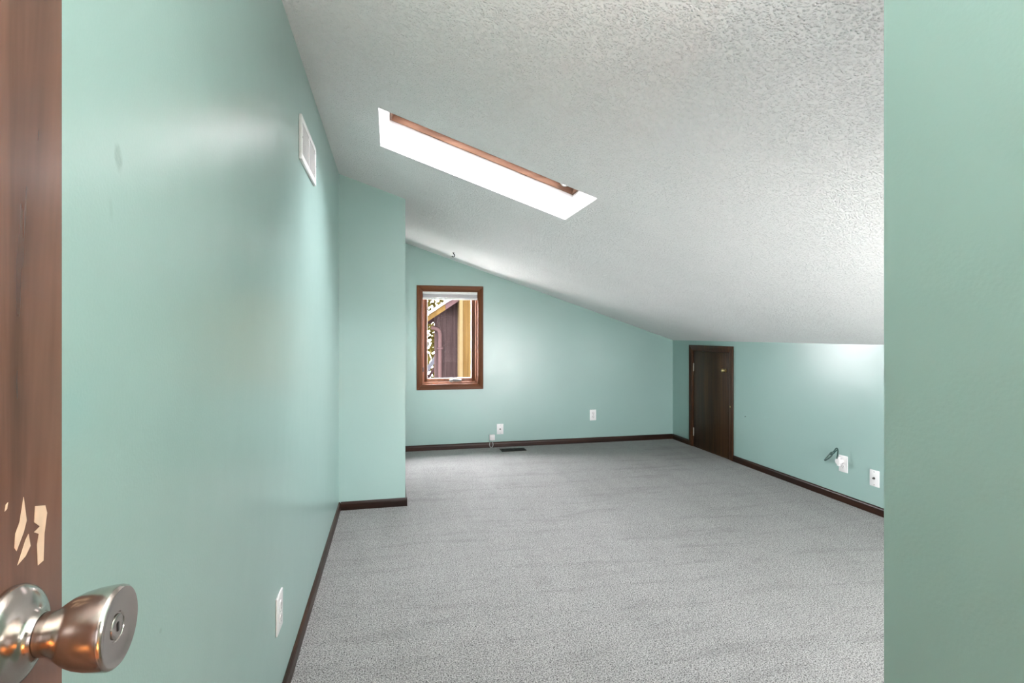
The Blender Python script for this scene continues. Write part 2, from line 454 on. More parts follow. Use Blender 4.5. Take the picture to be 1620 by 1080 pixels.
baseboard('baseboard_far', (UK,VB,0), (UK,5.017,0), (-1,0,0), M['base'], 'short dark baseboard between the hatch and the far corner')

# ------------------------------------------------------------------ skylight
F_C = Frame(ceil_pt(SKX0, SKY0), CS, -CN, (0,1,0))     # a = down slope, b = +y, c = into room
LS = (ceil_pt(SKX1,0)-ceil_pt(SKX0,0)).length; WS = SKY1-SKY0
sky = thing('window_2', ceil_pt((SKX0+SKX1)/2, (SKY0+SKY1)/2), 'long narrow skylight with white shaft and pale wood frame in the sloping ceiling', 'skylight', kind='structure')
D1, D2 = 0.146, 0.235
for a0, a1, b0, b1 in ((-0.02, 0, -0.02, WS+0.02), (LS, LS+0.02, -0.02, WS+0.02), (0, LS, -0.02, 0), (0, LS, WS, WS+0.02)):
    obj('shaft_panel', fbox(F_C, a0, a1, b0, b1, -D2, -0.0302), M['white_wall'], sky)
fr = 0.012
def sky_rail(a0, a1, b0, b1, name='frame_rail'):
    return obj(name, fbox(F_C, a0, a1, b0, b1, -D2+0.005, -D1, 0.003), M['skyframe'], sky, True)
sky_rail(0.0005, LS-0.0005, WS-fr, WS-0.0005); sky_rail(0.0005, LS-0.0005, 0.0005, fr)
sky_rail(0.0005, fr, fr, WS-fr); sky_rail(LS-fr, LS-0.0005, fr, WS-fr)
# inner sash, a step further in
sd = 0.018
for a0, a1, b0, b1 in ((fr, LS-fr, WS-fr-sd, WS-fr), (fr, LS-fr, fr, fr+sd), (fr, fr+sd, fr+sd, WS-fr-sd), (LS-fr-sd, LS-fr, fr+sd, WS-fr-sd)):
    obj('sash_rail', fbox(F_C, a0, a1, b0, b1, -D2+0.005, -D1-0.045, 0.003), M['skyframe'], sky, True)
pane = obj('pane', fbox(F_C, fr, LS-fr, fr, WS-fr, -D2-0.004, -D2+0.003), M['skyglass'], sky)
# rounded white piece near the low end
pts = [F_C(LS-0.115+0.085*t, WS-fr-0.004, -D1-0.05+0.030*math.sin(math.pi*t)) for t in [i/10 for i in range(11)]]
obj('white_piece', prism(pts, Vector((0,-0.02,0))), M['plate'], sky, label='rounded white piece')

# ------------------------------------------------------------------ back window
win = thing('window_1', (0.58, VB, 0.607), 'tall casement window with reddish-brown wood casing in the back wall', 'window', kind='structure')
F_B = Frame((0, VB, 0), (1,0,0), (0,-1,0))
CX0, CX1, CZ0, CZ1 = 0.243, 0.917, 0.607, 1.658
cw = 0.055
def casing(pts, mat, par, t=0.016):
    """mitred casing board with a slightly thicker outer edge"""
    P = [Vector(p) for p in pts]
    return P
def mitre(F, o0, o1, i1, i0, t_out, t_in, mat, par, name='casing_board'):
    bm = BM()
    P = [F(*o0, 0), F(*o1, 0), F(*i1, 0), F(*i0, 0), F(*o0, t_out), F(*o1, t_out), F(*i1, t_in), F(*i0, t_in)]
    vs = add_hexa(bm, P)
    bmesh.ops.bevel(bm, geom=list({e for v in vs for e in v.link_edges}), offset=0.0025, segments=2, affect='EDGES', profile=0.5)
    return obj(name, bm, mat, par, True)
e = 0.0003
IX0, IX1, IZ0, IZ1 = CX0+cw, CX1-cw, CZ0+cw, CZ1-cw
mitre(F_B, (CX0,CZ0), (CX0,CZ1), (IX0,IZ1), (IX0,IZ0), 0.018, 0.012, M['casing'], win)
mitre(F_B, (CX1,CZ0), (CX1,CZ1), (IX1,IZ1), (IX1,IZ0), 0.018, 0.012, M['casing'], win)
mitre(F_B, (CX0+e,CZ1), (CX1-e,CZ1), (IX1-e,IZ1), (IX0+e,IZ1), 0.018, 0.012, M['casingx'], win)
mitre(F_B, (CX0+e,CZ0), (CX1-e,CZ0), (IX1-e,IZ0), (IX0+e,IZ0), 0.018, 0.012, M['casingx'], win)
# jamb boards lining the hole
jd = 0.13
for a0, a1, b0, b1 in ((WX0+0.001, IX0+0.004, WZ0+0.001, WZ1-0.001), (IX1-0.004, WX1-0.001, WZ0+0.001, WZ1-0.001)):
    obj('jamb', fbox(F_B, a0, a1, b0, b1, -jd, -0.0005), M['sash'], win)
for b0, b1 in ((WZ0+0.001, IZ0+0.004), (IZ1-0.004, WZ1-0.001)):
    obj('jamb', fbox(F_B, IX0+0.0045, IX1-0.0045, b0, b1, -jd, -0.0005), M['sash'], win)
# inner stop moulding and sash
SX0, SX1, SZ0, SZ1 = IX0+0.005, IX1-0.005, IZ0+0.005, IZ1-0.005
sash = None
def sash_member(a0, a1, b0, b1, c0, c1, mat, name):
    return obj(name, fbox(F_B, a0, a1, b0, b1, c0, c1, 0.003), mat, win, True)
for nm, w0, w1, c0, c1, mt in (('stop', 0.0, 0.016, -0.058, -0.026, 'sash'), ('sash_stile', 0.006, 0.048, -0.095, -0.060, 'casing')):
    sash_member(SX0+w0, SX0+w1, SZ0+w0, SZ1-w0, c0, c1, M[mt], nm)
    sash_member(SX1-w1, SX1-w0, SZ0+w0, SZ1-w0, c0, c1, M[mt], nm)
    nm2 = 'stop' if nm == 'stop' else 'sash_rail'
    sash_member(SX0+w1, SX1-w1, SZ0+w0, SZ0+w1, c0, c1, M['sash'], nm2)
    sash_member(SX0+w1, SX1-w1, SZ1-w1, SZ1-w0, c0, c1, M['sash'], nm2)
GX0, GX1, GZ0, GZ1 = SX0+0.048, SX1-0.048, SZ0+0.048, SZ1-0.048
obj('pane', fbox(F_B, GX0-0.004, GX1+0.004, GZ0-0.004, GZ1+0.004, -0.082, -0.078), M['glass'], win)
for a0, a1, b0, b1 in ((GX0, GX0+0.006, GZ0, GZ1), (GX1-0.006, GX1, GZ0, GZ1), (GX0+0.006, GX1-0.006, GZ0, GZ0+0.006), (GX0+0.006, GX1-0.006, GZ1-0.006, GZ1)):
    obj('glazing_bead', fbox(F_B, a0, a1, b0, b1, -0.0775, -0.070), M['plate'], win)
# crank operator on the sill, folded
cr = obj('crank', fbox(F_B, 0.575, 0.700, SZ0+0.016, SZ0+0.040, -0.058, -0.030, 0.008, 3), M['dullmetal'], win, True, 'satin metal window crank')
arm = smooth_path([F_B(0.592, SZ0+0.028, -0.028), F_B(0.620, SZ0+0.040, -0.015), F_B(0.66, SZ0+0.036, -0.014), F_B(0.692, SZ0+0.030, -0.016)])
obj('crank_arm', tube(arm, 0.0065), M['dullmetal'], cr, True)
obj('crank_hub', fcyl(F_B, 0.592, SZ0+0.026, 0.014, -0.031, -0.018, 16), M['dullmetal'], cr, True)
lk = obj('sash_lock', fbox(F_B, SX0+0.001, SX0+0.012, 0.79, 0.835, -0.026, -0.012, 0.003), M['iron'], win, True, 'small dark sash lock lever')
# cellular shade gathered at the top
shade = thing('window_shade', (0.58, VB, 1.52), 'white pleated shade gathered up at the top of the window', 'shade')
hx0, hx1 = IX0+0.006, IX1-0.006
obj('head_rail', fbox(F_B, hx0, hx1, 1.572, IZ1-0.006, -0.024, 0.006, 0.003), M['plate'], shade, True)
for i in range(4):
    z = 1.571 - i*0.008
    obj('pleat', prism([F_B(hx0+0.003, z, -0.010), F_B(hx0+0.003, z-0.0038, 0.004), F_B(hx0+0.003, z-0.0076, -0.010), F_B(hx0+0.003, z-0.0038, -0.022)], (hx1-hx0-0.006,0,0)), M['fabric'], shade)
obj('bottom_rail', fbox(F_B, hx0+0.001, hx1-0.001, 1.519, 1.5385, -0.022, 0.004, 0.003), M['plate'], shade, True)

# ------------------------------------------------------------------ hatch door in the knee wall
F_K = Frame((UK, 0, 0), (0,-1,0), (-1,0,0))       # a = -y
hatch = thing('door_2', (UK, 4.652, 0), 'small dark brown attic hatch door in the knee wall', 'door', kind='structure')
ho0, ho1, hz = -5.017, -4.287, 1.056
cw2 = 0.057
kc = []
mitre(F_K, (ho0,0.001), (ho0,hz), (ho0+cw2,hz-cw2), (ho0+cw2,0.001), 0.016, 0.011, M['kcase'], hatch)
mitre(F_K, (ho1,0.001), (ho1,hz), (ho1-cw2,hz-cw2), (ho1-cw2,0.001), 0.016, 0.011, M['kcase'], hatch)
mitre(F_K, (ho0+e,hz), (ho1-e,hz), (ho1-cw2-e,hz-cw2), (ho0+cw2+e,hz-cw2), 0.016, 0.011, M['kcase'], hatch)
# added blockers that keep sky light out of the hatch gaps
obj('light_block_sill', fbox(F_K, -KY1, -KY0, -0.06, 0.0085, -0.121, -0.001), M['kcase'], hatch)
obj('light_block_back', fbox(F_K, -KY1-0.05, -KY0+0.05, -0.06, KZ+0.05, -0.15, -0.122), M['kdoor'], hatch)
# jamb
for a0, a1, b0, b1 in ((-KY1+0.001, -KY1+0.014, 0.001, KZ-0.001), (-KY0-0.014, -KY0-0.001, 0.001, KZ-0.001), (-KY1+0.0145, -KY0-0.0145, KZ-0.015, KZ-0.001)):
    obj('jamb', fbox(F_K, a0, a1, b0, b1, -0.10, 0.002), M['kcase'], hatch)
leaf = obj('leaf', fbox(F_K, -KY1+0.0165, -KY0-0.0170, 0.010, KZ-0.018, -0.035, 0.0015, 0.0015), M['kdoor'], hatch, True)
for z in (0.826, 0.155):
    h = obj('hinge', fbox(F_K, -KY1+0.0095, -KY1+0.022, z-0.040, z+0.040, 0.002, 0.0045, 0.0008), M['hingemetal'], hatch, True, 'small bright steel hinge')
    obj('hinge_pin', fcyl(Frame(F_K(-KY1+0.0155, z-0.042, 0.0065), (0,-1,0), (0,0,1), (-1,0,0)), 0, 0, 0.004, 0, 0.084, 10), M['hingemetal'], h, True)
kb = obj('knob', lathe(F_K, -4.408, 0.826, [(0.0,0.0015),(0.016,0.0015),(0.016,0.004),(0.007,0.008),(0.007,0.016),(0.015,0.020),(0.0195,0.029),(0.017,0.038),(0.009,0.0425),(0,0.0435)], 20), M['brass'], hatch, True, 'round aged brass knob')
obj('catch', fbox(F_K, -4.325, -4.313, 0.490, 0.505, 0.0125, 0.0165, 0.001), M['brass'], hatch, True, 'tiny brass catch on the casing')

# ------------------------------------------------------------------ entrance door, swung open against the left wall
UD = -0.245
entry = thing('door_1', (UD, -0.23, 0), 'brown wooden entrance door standing open at the left edge', 'door', kind='structure')
lf = obj('leaf', box(UD-0.035, UD, -0.228, 0.470, 0.012, 1.915, 0.0015), M['door'], entry, True)
KVY, KVZ = 0.410, 0.9712
def knob_set(F, a, b):
    rose = obj('rose', lathe(F, a, b, [(0.0,0.0003),(0.0325,0.0003),(0.0328,0.003),(0.0315,0.006),(0.029,0.0085),(0.025,0.011),(0.021,0.0128),(0.017,0.0145),(0.0145,0.017),(0.0138,0.020),(0,0.020)], 48), M['nickel'], entry, True, 'satin metal domed door rose')
    k = obj('door_knob', lathe(F, a, b, [(0.0,0.0205),(0.0136,0.0205),(0.0140,0.025),(0.0155,0.029),(0.0185,0.033),(0.0215,0.0375),(0.0238,0.043),(0.0255,0.050),(0.0264,0.057),(0.0267,0.0620),(0.0262,0.0638),(0.0250,0.0650),(0.0238,0.0650),(0.0200,0.0638),(0.014,0.0632),(0.0098,0.0630),(0.0092,0.0622),(0.0,0.0622)], 64), M['nickel'], entry, True, 'flared satin metal door knob')
    obj('lock_button', lathe(F, a, b, [(0.0,0.0624),(0.0082,0.0624),(0.0080,0.0632),(0.0070,0.0637),(0.003,0.0634),(0.0,0.0634)], 32), M['nickel'], k, True)
    obj('lock_slot', fbox(F, a-0.001, a+0.001, b-0.003, b+0.003, 0.0635, 0.0638), M['dark'], k)
knob_set(Frame((UD,0,0), (0,1,0), (1,0,0)), KVY, KVZ)
lathe_back = lathe(Frame((UD-0.035,0,0), (0,-1,0), (-1,0,0)), -KVY, KVZ, [(0,0.0003),(0.0325,0.0003),(0.031,0.006),(0.021,0.012),(0.014,0.016),(0.014,0.022),(0.022,0.032),(0.0265,0.048),(0.025,0.056),(0,0.057)], 32)
obj('door_knob', lathe_back, M['nickel'], entry, True)
obj('latch_plate', box(UD-0.030, UD-0.005, 0.4702, 0.4716, KVZ-0.028, KVZ+0.028, 0.0004), M['nickel'], entry)
for z in (0.25, 1.65):
    obj('hinge', box(UD+0.0002, UD+0.003, -0.226, -0.195, z-0.045, z+0.045, 0.0006), M['nickel'], entry)
# sun flecks put on as tan colour above the knob: outlines on the door face (y, z), 0.3 mm proud
def add_fleck(pts):
    obj('sun_fleck', prism([(UD+0.0002, y, z) for y, z in pts], (0.0003,0,0)), M['fleck_tan'], entry, label='sun fleck put on the door as tan colour')
FLECKS = [
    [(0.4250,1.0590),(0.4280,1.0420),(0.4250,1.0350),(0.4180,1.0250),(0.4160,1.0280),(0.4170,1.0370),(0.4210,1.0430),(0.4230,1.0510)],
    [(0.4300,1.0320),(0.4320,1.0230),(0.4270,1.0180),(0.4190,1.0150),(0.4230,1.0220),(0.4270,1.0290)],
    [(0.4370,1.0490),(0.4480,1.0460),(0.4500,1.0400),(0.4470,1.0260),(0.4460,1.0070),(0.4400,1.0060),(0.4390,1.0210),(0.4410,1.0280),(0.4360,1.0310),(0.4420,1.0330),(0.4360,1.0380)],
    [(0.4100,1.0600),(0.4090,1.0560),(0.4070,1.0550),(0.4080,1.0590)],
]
for w_ in FLECKS: add_fleck(w_)

# ------------------------------------------------------------------ fittings on the walls
F_L = Frame((UL, 0, 0), (0,1,0), (1,0,0))
# return-air grille
VY0, VY1, VZ0, VZ1 = 2.122, 2.512, 1.833, 2.003
vent = thing('wall_vent', (UL, (VY0+VY1)/2, VZ0), 'white louvred air vent high on the left wall', 'vent')
b_ = 0.024
for a0, a1, b0, b1 in ((VY0,VY1,VZ0,VZ0+b_), (VY0,VY1,VZ1-b_,VZ1), (VY0,VY0+b_,VZ0+b_,VZ1-b_), (VY1-b_,VY1,VZ0+b_,VZ1-b_)):
    obj('frame_bar', fbox(F_L, a0, a1, b0, b1, 0.0003, 0.011, 0.002), M['vent'], vent, True)
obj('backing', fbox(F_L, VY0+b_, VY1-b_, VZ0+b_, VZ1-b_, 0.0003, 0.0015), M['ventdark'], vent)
mid = (VY0+VY1)/2
obj('divider', fbox(F_L, mid-0.004, mid+0.004, VZ0+b_, VZ1-b_, 0.0016, 0.010), M['vent'], vent)
for s0, s1 in ((VY0+b_, mid-0.0042), (mid+0.0042, VY1-b_)):
    for k in range(15):
        z = VZ0+b_+0.004+k*(VZ1-VZ0-2*b_-0.008)/14.0
        bm = BM(); add_hexa(bm, [F_L(s0,z-0.0022,0.0018), F_L(s1,z-0.0022,0.0018), F_L(s1,z-0.0012,0.0018), F_L(s0,z-0.0012,0.0018),
                                 F_L(s0,z+0.0004,0.0085), F_L(s1,z+0.0004,0.0085), F_L(s1,z+0.0014,0.0085), F_L(s0,z+0.0014,0.0085)])
        obj('louver', bm, M['vent'], vent)
for a in (VY0+0.012, VY1-0.012):
    obj('screw', fcyl(F_L, a, (VZ0+VZ1)/2, 0.004, 0.0112, 0.0125, 10), M['steel'], vent)

def screw(F, a, b, c, par, r=0.0032):
    s = obj('screw', lathe(F, a, b, [(0,c),(r,c),(r*0.9,c+0.0008),(0,c+0.0012)], 12), M['steel'], par, True)
def outlet(F, a, b, label, w=0.072, h=0.115, cover=True):
    t = thing('wall_outlet', F(a, b-h/2), label, 'outlet')
    obj('plate', fbox(F, a-w/2, a+w/2, b-h/2, b+h/2, 0.0003, 0.0062, 0.0022), M['plate'], t, True)
    for s in (-1, 1):
        bc = b + s*0.0195
        bm = lathe(F, a, bc, [(0,0.0064),(0.0165,0.0064),(0.0165,0.0080),(0.0155,0.0088),(0,0.0088)], 24)
        r = obj('receptacle', bm, M['plate2'], t, True)
        for da, hh in ((-0.0062, 0.0042), (0.0062, 0.0034)):
            obj('slot', fbox(F, a+da-0.0011, a+da+0.0011, bc+0.003-hh, bc+0.003+hh, 0.0089, 0.0092), M['dark'], r)
        obj('ground_hole', fcyl(F, a, bc-0.0085, 0.0024, 0.0089, 0.0092, 10), M['dark'], r)
    screw(F, a, b, 0.0063, t)
    return t
def coax(F, a, b, label, w=0.070, h=0.106):
    t = thing('cable_plate', F(a, b-h/2), label, 'wall plate')
    obj('plate', fbox(F, a-w/2, a+w/2, b-h/2, b+h/2, 0.0003, 0.0062, 0.0022), M['plate'], t, True)
    j = obj('jack', lathe(F, a, b, [(0,0.0064),(0.0078,0.0064),(0.0078,0.009),(0.0052,0.009),(0.0052,0.017),(0.0035,0.017),(0.0035,0.012),(0,0.012)], 12), M['iron'], t, True, 'dark metal cable jack')
    obj('jack_pin', fcyl(F, a, b, 0.0010, 0.0121, 0.016, 6), M['brass'], j)
    screw(F, a, b+0.042, 0.0063, t, 0.0038); screw(F, a, b-0.042, 0.0063, t, 0.0038)
    return t
outlet(F_L, 1.752, 0.312, 'white duplex outlet low on the long left wall', 0.082, 0.115)
outlet(F_B, 2.118, 0.297, 'white outlet plate on the back wall right of the window')
coax(F_B, 1.095, 0.186, 'white cable plate on the back wall above the floor register')
outlet(F_K, -3.074, 0.267, 'white outlet on the knee wall with an adapter plugged in')
coax(F_K, -2.830, 0.231, 'white cable plate on the knee wall beside the partition edge')

# surface phone box with a loop of wire
pb = thing('phone_box', (1.009, VB, 0.073), 'small square white box on the baseboard with a grey wire loop', 'junction box')
obj('body', fbox(F_B, 0.981, 1.037, 0.0745, 0.134, 0.0003, 0.022, 0.003), M['plate2'], pb, True)
obj('cover', fbox(F_B, 0.984, 1.034, 0.078, 0.131, 0.0222, 0.025, 0.002), M['plate2'], pb, True)
lp = smooth_path([F_B(0.992,0.074,0.0165), F_B(0.984,0.052,0.018), F_B(0.981,0.030,0.019), F_B(0.988,0.010,0.020), F_B(1.000,0.0045,0.021), F_B(1.012,0.010,0.020), F_B(1.018,0.030,0.019), F_B(1.015,0.052,0.018), F_B(1.008,0.074,0.0165)])
obj('wire_loop', tube(lp, 0.0028), M['greywire'], pb, True, 'grey wire loop')

# floor register
RX0, RX1, RY0, RY1 = 1.068, 1.321, 5.137, 5.252
reg = thing('floor_register', (1.195, 5.195, 0), 'dark brown metal register set in the carpet below the window', 'floor vent')
F_F = Frame((0,0,0), (1,0,0), (0,0,1), (0,1,0))
rb = 0.016
for a0, a1, b0, b1 in ((RX0,RX1,RY0,RY0+rb), (RX0,RX1,RY1-rb,RY1), (RX0,RX0+rb,RY0+rb,RY1-rb), (RX1-rb,RX1,RY0+rb,RY1-rb)):
    obj('frame_bar', fbox(F_F, a0, a1, b0, b1, 0.0004, 0.0065, 0.0015), M['regbrown'], reg, True)
obj('pan', fbox(F_F, RX0+rb, RX1-rb, RY0+rb, RY1-rb, 0.0004, 0.0012), M['dark'], reg)
mx_ = (RX0+RX1)/2
obj('divider', fbox(F_F, mx_-0.005, mx_+0.005, RY0+rb, RY1-rb, 0.0013, 0.006), M['regbrown'], reg)
for k in range(22):
    x = RX0+rb+0.006+k*(RX1-RX0-2*rb-0.012)/21
    if abs(x-mx_) < 0.008: continue
    obj('slat', fbox(F_F, x-0.0018, x+0.0018, RY0+rb+0.0002, RY1-rb-0.0002, 0.0013, 0.0055), M['regbrown'], reg)
obj('lever', fbox(F_F, mx_-0.003, mx_+0.003, 5.185, 5.205, 0.0062, 0.012, 0.001), M['steel'], reg)

# plug-in adapter with dark green wire
PA, PBZ = -3.074, 0.2865
ad = thing('plug_adapter', F_K(PA, PBZ-0.02, 0.009), 'small white plug-in adapter standing out of the knee wall outlet', 'adapter')
obj('neck', lathe(F_K, PA, PBZ, [(0,0.0095),(0.012,0.0095),(0.012,0.030),(0,0.030)], 20), M['plate2'], ad, True)
hd = obj('head', lathe(F_K, PA, PBZ, [(0,0.0302),(0.019,0.0302),(0.022,0.034),(0.022,0.050),(0.019,0.054),(0,0.055)], 24), M['plate2'], ad, True)
for s in (-1, 1):
    obj('wing', fbox(F_K, PA-0.009, PA+0.009, PBZ+s*0.026-0.006, PBZ+s*0.026+0.006, 0.034, 0.050, 0.003), M['plate2'], hd, True)
# wire: doubled over and pinched, hanging on the adapter head
gw = smooth_path([F_K(PA,0.305,0.057), F_K(PA+0.004,0.335,0.055), F_K(PA+0.008,0.366,0.056), F_K(PA+0.004,0.380,0.060), F_K(PA-0.002,0.372,0.066),
                  F_K(PA-0.010,0.352,0.076), F_K(PA-0.020,0.344,0.088), F_K(PA-0.026,0.325,0.100), F_K(PA-0.034,0.300,0.118), F_K(PA-0.036,0.290,0.124),
                  F_K(PA-0.031,0.292,0.116), F_K(PA-0.022,0.308,0.098), F_K(PA-0.014,0.326,0.084), F_K(PA-0.020,0.340,0.078), F_K(PA-0.026,0.330,0.092),
                  F_K(PA-0.014,0.336,0.076), F_K(PA-0.004,0.356,0.064), F_K(PA+0.006,0.372,0.054)], 5)
tag(obj('wire_bundle', tube(gw, 0.0040), M['greenwire'], None, True), 'dark green wire doubled and pinched, hanging off the plug adapter', 'wire')

# ceiling hook near the back wall
hkx, hky = 0.566, 4.95
hz0 = ceil_z(hkx)
hook = thing('ceiling_hook', (hkx, hky, hz0), 'small black hook screwed into the ceiling near the window', 'hook')
obj('screw_plate', lathe(Frame((hkx,hky,hz0), (1,0,0), -CN, (0,1,0)), 0, 0, [(0,0.0005),(0.012,0.0005),(0.010,0.004),(0,0.005)], 16), M['iron'], hook, True)
hp = smooth_path([(hkx,hky,hz0-0.003),(hkx-0.001,hky,hz0-0.010),(hkx+0.007,hky,hz0-0.018),(hkx+0.010,hky,hz0-0.027),(hkx+0.004,hky,hz0-0.037),(hkx-0.008,hky,hz0-0.038),(hkx-0.017,hky,hz0-0.031)])
obj('hook_wire', tube(hp, 0.0045), M['iron'], hook, True)
# nail in the knee wall
nl = thing('nail', (UK, 4.117, 0.437), 'tiny dark nail in the knee wall right of the hatch', 'nail')
obj('shank', fcyl(F_K, -4.117, 0.437, 0.0015, 0.0002, 0.006, 8), M['iron'], nl); obj('head', fcyl(F_K, -4.117, 0.437, 0.004, 0.0061, 0.0075, 10), M['iron'], nl)

# ------------------------------------------------------------------ unseen lamps and windows added to light the room
def fill_dome_lamp(x, y, mat, label, power, color):
    F = Frame(ceil_pt(x, y), CS, -CN, (0,1,0))
    t = thing('fill_ceiling_lamp', ceil_pt(x, y), label, 'lamp')
    obj('base', lathe(F, 0, 0, [(0,0.0006),(0.16,0.0006),(0.16,0.018),(0.15,0.022),(0,0.022)], 32), M['steel'], t, True)
    obj('globe', lathe(F, 0, 0, [(0.15,0.0225),(0.148,0.04),(0.13,0.065),(0.09,0.085),(0.04,0.094),(0,0.096)], 32), mat, t, True)
    p = F(0, 0, 0.14)
    l = bpy.data.lights.new('fill_light', 'AREA'); l.shape = 'DISK'; l.size = 0.30; l.energy = power; l.color = color
    lo = bpy.data.objects.new('fill_light', l); COL.objects.link(lo); lo.location = p
    lo.rotation_euler = (-CN).to_track_quat('-Z', 'Y').to_euler()
def add_uplight(x, y, h, label, power):
    F = Frame((x,y,0), (1,0,0), (0,0,1), (0,1,0))
    t = thing('fill_uplight', (x,y,0), label, 'lamp')
    obj('base', lathe(F, 0, 0, [(0,0.0005),(0.13,0.0005),(0.13,0.012),(0.03,0.025),(0,0.025)], 32), M['iron'], t, True)
    obj('pole', fcyl(F, 0, 0, 0.012, 0.0255, h-0.16, 16), M['iron'], t, True)
    obj('shade', lathe(F, 0, 0, [(0.02,h-0.16),(0.09,h-0.15),(0.15,h),(0.146,h),(0.088,h-0.14),(0.02,h-0.15)], 32), M['iron'], t, True)
    l = bpy.data.lights.new('fill_light', 'AREA'); l.shape = 'DISK'; l.size = 0.16; l.energy = power; l.color = (1, 0.985, 0.96)
    lo = bpy.data.objects.new('fill_light', l); COL.objects.link(lo); lo.location = (x, y, h-0.072); lo.rotation_euler = (math.pi, 0, 0)
def fill_lamp(name, p, d, size, power, mount, label):
    """added fill lamp: a shallow bowl reflector with an opal disk, on a pole or on a wall arm"""
    p = Vector(p); d = Vector(d).normalized(); r = d.cross(Vector((0,0,1))).normalized(); u = r.cross(d)
    H = Frame(p, r, d, u); q = Vector(mount)
    t = thing(name, q, label, 'lamp')
    obj('mount', lathe(Frame(q, (1,0,0) if abs(q.z) < 0.01 else (0,1,0), (0,0,1) if abs(q.z) < 0.01 else (-1,0,0), (0,1,0) if abs(q.z) < 0.01 else (0,0,1)), 0, 0, [(0,0.0006),(0.07,0.0006),(0.07,0.012),(0.02,0.016),(0,0.016)], 24), M['iron'], t, True)
    e_ = p - d*0.075
    obj('arm', tube([q + (Vector((0,0,0.016)) if abs(q.z) < 0.01 else Vector((-0.016,0,0))), Vector((q.x,q.y,e_.z)) if abs(q.z) < 0.01 else (q+e_)/2, e_], 0.008, 10), M['iron'], t, True)
    w = size/2
    obj('reflector', lathe(H, 0, 0, [(0,-0.072),(w*0.6,-0.055),(w+0.02,0.0),(w+0.016,0.0),(w*0.55,-0.05),(0,-0.066)], 24), M['iron'], t, True)
    l = bpy.data.lights.new('fill_light', 'AREA'); l.shape = 'DISK'; l.size = size; l.energy = power; l.color = (1, 0.975, 0.95)
    lo = bpy.data.objects.new('fill_light', l); COL.objects.link(lo); lo.location = p - d*0.004
    lo.rotation_euler = d.to_track_quat('-Z', 'Y').to_euler()
fill_lamp('fill_lamp_left', (0.53, -0.10, 1.25), (-1.0, 0.30, 0.0), 0.16, FILL_LEFT, (XR, -0.13, 1.25), 'added black fill lamp on the partition beside the doorway')  # added out of view to brighten the left wall
fill_lamp('fill_lamp_knee', (2.05, 0.36, 0.72), (0.80, 1.0, -0.08), 0.24, FILL_KNEE, (2.05, 0.28, 0.0), 'added black fill lamp standing behind the partition')  # added out of view to brighten the knee wall and far side
def warm_fill(x, y, z, label):
    F = Frame((x,y,0), (1,0,0), (0,0,1), (0,1,0))
    t = thing('warm_fill_globe', (x,y,-0.008), label, 'lamp')
    obj('base', lathe(F, 0, 0, [(0,-0.0075),(0.10,-0.0075),(0.10,0.008),(0.02,0.016),(0,0.016)], 24), M['iron'], t, True)
    obj('pole', fcyl(F, 0, 0, 0.010, 0.0165, z-0.092, 12), M['iron'], t, True)
    obj('globe', lathe(F, 0, 0, [(0.0,z-0.09)]+[(0.09*math.sin(a), z-0.09*math.cos(a)) for a in [math.pi*i/12 for i in range(1,12)]]+[(0,z+0.09)], 24), M['warm_fill'], t, True)
warm_fill(0.40, -0.62, 0.52, 'added amber fill globe standing in the hall')  # added out of view for the orange glow on door and knob
add_uplight(0.12, -0.13, 1.40, 'added black fill uplighter just inside the doorway', FILL_UP)  # added out of view as bounce fill for the ceiling
def fill_window(name, y, hx0, hx1, hz0, drop, n_mullion, mat, label):
    t = thing(name, ((hx0+hx1)/2, y, hz0), label, 'window', kind='structure')
    top = lambda x: ceil_z(x)-drop
    g = 0.001; w = 0.045
    def bar(xa, xb, za, zb):
        obj('frame_bar', prism([(xa,y-0.02,za[0]),(xb,y-0.02,za[1]),(xb,y-0.02,zb[1]),(xa,y-0.02,zb[0])], (0,-0.07,0)), M['casing'], t)
    bar(hx0+g, hx0+w, (hz0+g,)*2, (top(hx0+g)-g, top(hx0+w)-g)); bar(hx1-w, hx1-g, (hz0+g,)*2, (top(hx1-w)-g, top(hx1-g)-g))
    bar(hx0+w, hx1-w, (hz0+g,)*2, (hz0+w,)*2); bar(hx0+w, hx1-w, (top(hx0+w)-w, top(hx1-w)-w), (top(hx0+w)-g, top(hx1-w)-g))
    xs = [hx0+w+(hx1-hx0-2*w)*k/(n_mullion+1) for k in range(n_mullion+2)]
    for x in xs[1:-1]: bar(x-0.02, x+0.02, (hz0+w,)*2, (top(x-0.02)-w, top(x+0.02)-w))
    obj('pane', prism([(hx0+w,y-0.05,hz0+w),(hx1-w,y-0.05,hz0+w),(hx1-w,y-0.05,top(hx1-w)-w),(hx0+w,y-0.05,top(hx0+w)-w)], (0,-0.004,0)), mat, t)
fill_window('window_fill_side', Y_SIDE, 0.84, 2.97, 0.10, 0.08, 2, M['fillglass_side'], 'added unseen wide window in the end wall behind the partition')  # added opening, brings soft daylight to the far room
fill_window('window_fill_hall', HALL, -0.25, 0.53, 0.35, 0.12, 0, M['fillglass_hall'], 'added unseen tall window at the end of the hall')  # added opening, brings daylight in from behind the camera

